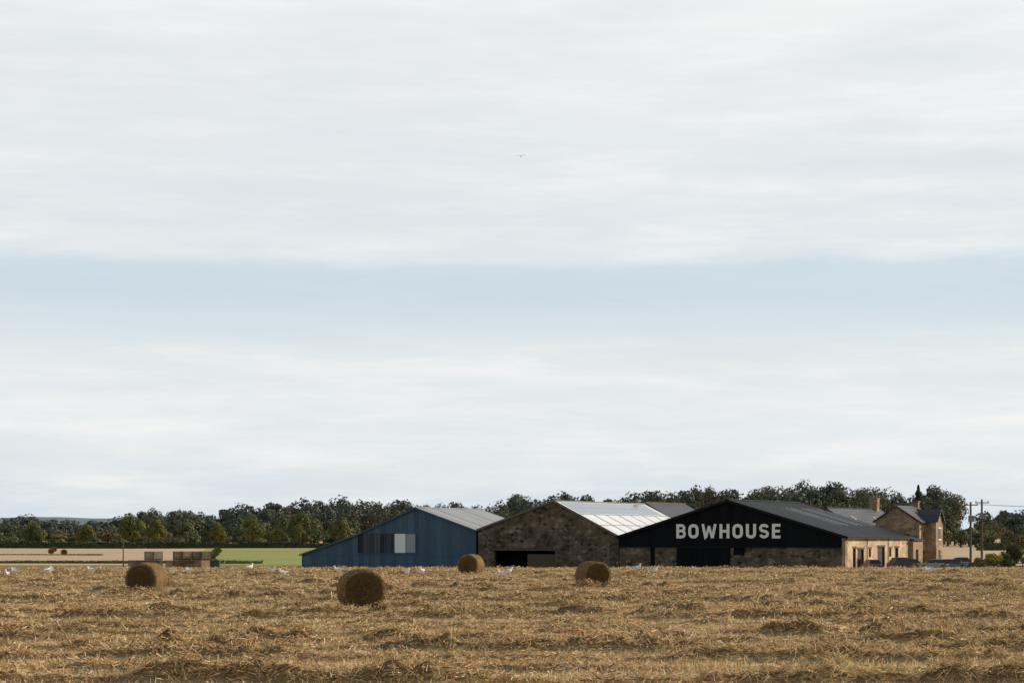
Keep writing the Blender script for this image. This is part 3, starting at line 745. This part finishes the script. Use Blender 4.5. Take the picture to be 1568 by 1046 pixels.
# ------------------------------------------------------------------ gulls
M_gullw=plain('white_feathers',(.84,.84,.83),.8,.1,0,.05); M_gullg=plain('grey_feathers',(.55,.57,.60),.8,.1,0,.1); M_beak=plain('beak',(.6,.35,.05),.5,.3)
def lathe_bird(e,name,path,mat):
    q=[]
    for (p0,r0),(p1,r1) in zip(path[:-1],path[1:]): q+=tube(p0,p1,r0,r1,10)
    quad_mesh(name,np.array(q),mat,e)
def gull(x,y,rz):
    # stand on top of the nearest raked row
    yy_=y+np.arange(-1.6,1.6,.1); hh_=wr(np.full_like(yy_,x),yy_); j_=int(np.argmax(hh_)); y=float(yy_[j_])
    z0=float(gz(x,y)+hh_[j_]); e=empty('gull',(x,y,z0+.09),rz); e.scale=(1.25,1.25,1.25)
    lathe_bird(e,'body',[((-.24,0,.20),.012),((-.14,0,.20),.05),((-.04,0,.19),.085),((.06,0,.20),.085),((.13,0,.24),.055),((.155,0,.29),.042),((.175,0,.34),.045),((.20,0,.36),.035),((.225,0,.355),.012)],M_gullw)
    lathe_bird(e,'beak',[((.222,0,.355),.012),((.275,0,.345),.004)],M_beak)
    for sgn in (-1,1):
        mesh_ob('wing',[(.08,sgn*.088,.24),(.0,sgn*.100,.17),(-.12,sgn*.082,.19),(-.33,sgn*.02,.215),(-.1,sgn*.06,.262)],[(0,1,2,4),(4,2,3)],M_gullg,e)
        quad_mesh('leg',np.array(tube((.01,sgn*.03,-.08),(.0,sgn*.03,.13),.007,.009,5)),M_beak,e)
for (x_,y_) in [(-25.8,102),(-25.5,109),(-23.1,108),(-15.2,114),(-12.9,112),(-14.3,120),(-5.9,112),(-5.2,115),(-.55,108),(-.2,110),(-10.3,118),(7.2,116),(8.6,121),(-27.6,118),(-18.2,111),(24.5,118),(-27.0,105),(-21.0,113)]:
    gull(x_,y_,rng.uniform(0,6.28))
e=empty('flying_gull',(1.3,300,59.8),math.radians(80))
lathe_bird(e,'body',[((-.3,0,0),.02),((-.1,0,0),.08),((.08,0,0),.09),((.2,0,.02),.05),((.28,0,.02),.04),((.34,0,.01),.01)],M_gullg)
for sgn in (-1,1):
    mesh_ob('wing',[(.12,sgn*.05,.03),(-.08,sgn*.05,.03),(-.1,sgn*.42,.16),(.1,sgn*.42,.16),(-.12,sgn*.80,.08),(-.06,sgn*.82,.08)],[(0,1,2,3),(3,2,4,5)],M_gullg,e)

# ------------------------------------------------------------------ light
EL=math.radians(22); ax_,ay_=.90,.43
SV=Vector((ax_*math.cos(EL),ay_*math.cos(EL),math.sin(EL)))
sun=bpy.data.lights.new('sun','SUN'); sun.energy=5.0; sun.angle=math.radians(.6); sun.color=(1,.86,.67)
so=bpy.data.objects.new('sun',sun); link(so); so.location=(60,20,80)
so.rotation_euler=SV.to_track_quat('Z','Y').to_euler()

wd=bpy.data.worlds.new('World'); scene.world=wd; wd.use_nodes=True
nt=wd.node_tree; nt.nodes.clear(); nn=nt.nodes; ll=nt.links
class WT(NT):
    def __init__(s): s.t=nt; s.n=nn; s.l=ll; s.tc=nn.new('ShaderNodeTexCoord')
W=WT()
G=W.tc.outputs['Generated']
sky=nn.new('ShaderNodeTexSky'); sky.sky_type='NISHITA'; sky.sun_disc=False
sky.sun_elevation=EL; sky.sun_rotation=math.atan2(ax_,ay_)
bg1=nn.new('ShaderNodeBackground'); bg1.inputs[1].default_value=.10; ll.new(sky.outputs[0],bg1.inputs[0])
o=W.sep(G)
wn1=W.noise(W.mapping((6,6,26),G),1,6,.6)
el=W.math('ADD',o[2],W.math('MULTIPLY_ADD',wn1,.022,-.011))
f=W.math('DIVIDE',el,.30,clamp=True)
def lin(r,g_,b_):
    return tuple((v/255/12.92 if v<=10 else ((v/255+.055)/1.055)**2.4) for v in (r,g_,b_))
base=W.ramp(f,[(0.0,lin(216,228,237)),(.06,lin(212,225,235)),(.13,lin(228,234,238)),(.28,lin(233,237,238)),(.345,lin(216,226,232)),(.40,lin(205,219,228)),(.445,lin(206,220,229)),(.465,lin(227,233,236)),(.60,lin(229,234,236)),(.80,lin(238,240,240)),(1.0,lin(248,248,246))])
n3=W.noise(W.mapping((11,11,85),G,rot=(0,math.radians(3),0)),1,9,.62)
n4=W.noise(W.mapping((5,5,30),G,(3,1,5)),1,6,.6)
st=W.ramp(n3,[(.44,0.0),(.70,.75)])
bm=W.ramp(f,[(.30,1.0),(.35,.10),(.44,.10),(.47,1.0)])
c=W.mix(W.math('MULTIPLY',st,bm),base,lin(248,248,246))
bl=W.ramp(n4,[(.38,.50),(.56,0.0)])
c=W.mix(W.math('MULTIPLY',bl,bm),c,lin(219,226,231))
hi=W.math('SUBTRACT',o[2],.32); hi=W.math('MULTIPLY',hi,1.6,clamp=True)
c=W.mix(hi,c,lin(160,178,200))
dim=W.ramp(W.math('MULTIPLY_ADD',o[1],.5,.5),[(0.0,.64),(.45,.50),(.85,1.0)])
c=W.mix(1.0,c,dim,'MULTIPLY')
bg2=nn.new('ShaderNodeBackground'); bg2.inputs[1].default_value=1.03; ll.new(c,bg2.inputs[0])
mx=nn.new('ShaderNodeMixShader'); mx.inputs[0].default_value=.93
ll.new(bg1.outputs[0],mx.inputs[1]); ll.new(bg2.outputs[0],mx.inputs[2])
out=nn.new('ShaderNodeOutputWorld'); ll.new(mx.outputs[0],out.inputs[0])

scene.view_settings.view_transform='Standard'; scene.view_settings.look='None'; scene.view_settings.exposure=0

# ------------------------------------------------------------------ camera
cam=bpy.data.cameras.new('camera'); co=bpy.data.objects.new('camera',cam); link(co)
co.location=(0,0,2.3); co.rotation_euler=(math.radians(90),0,0)
cam.lens=70; cam.sensor_width=36; cam.shift_y=.192; cam.clip_start=.1; cam.clip_end=12000
scene.camera=co
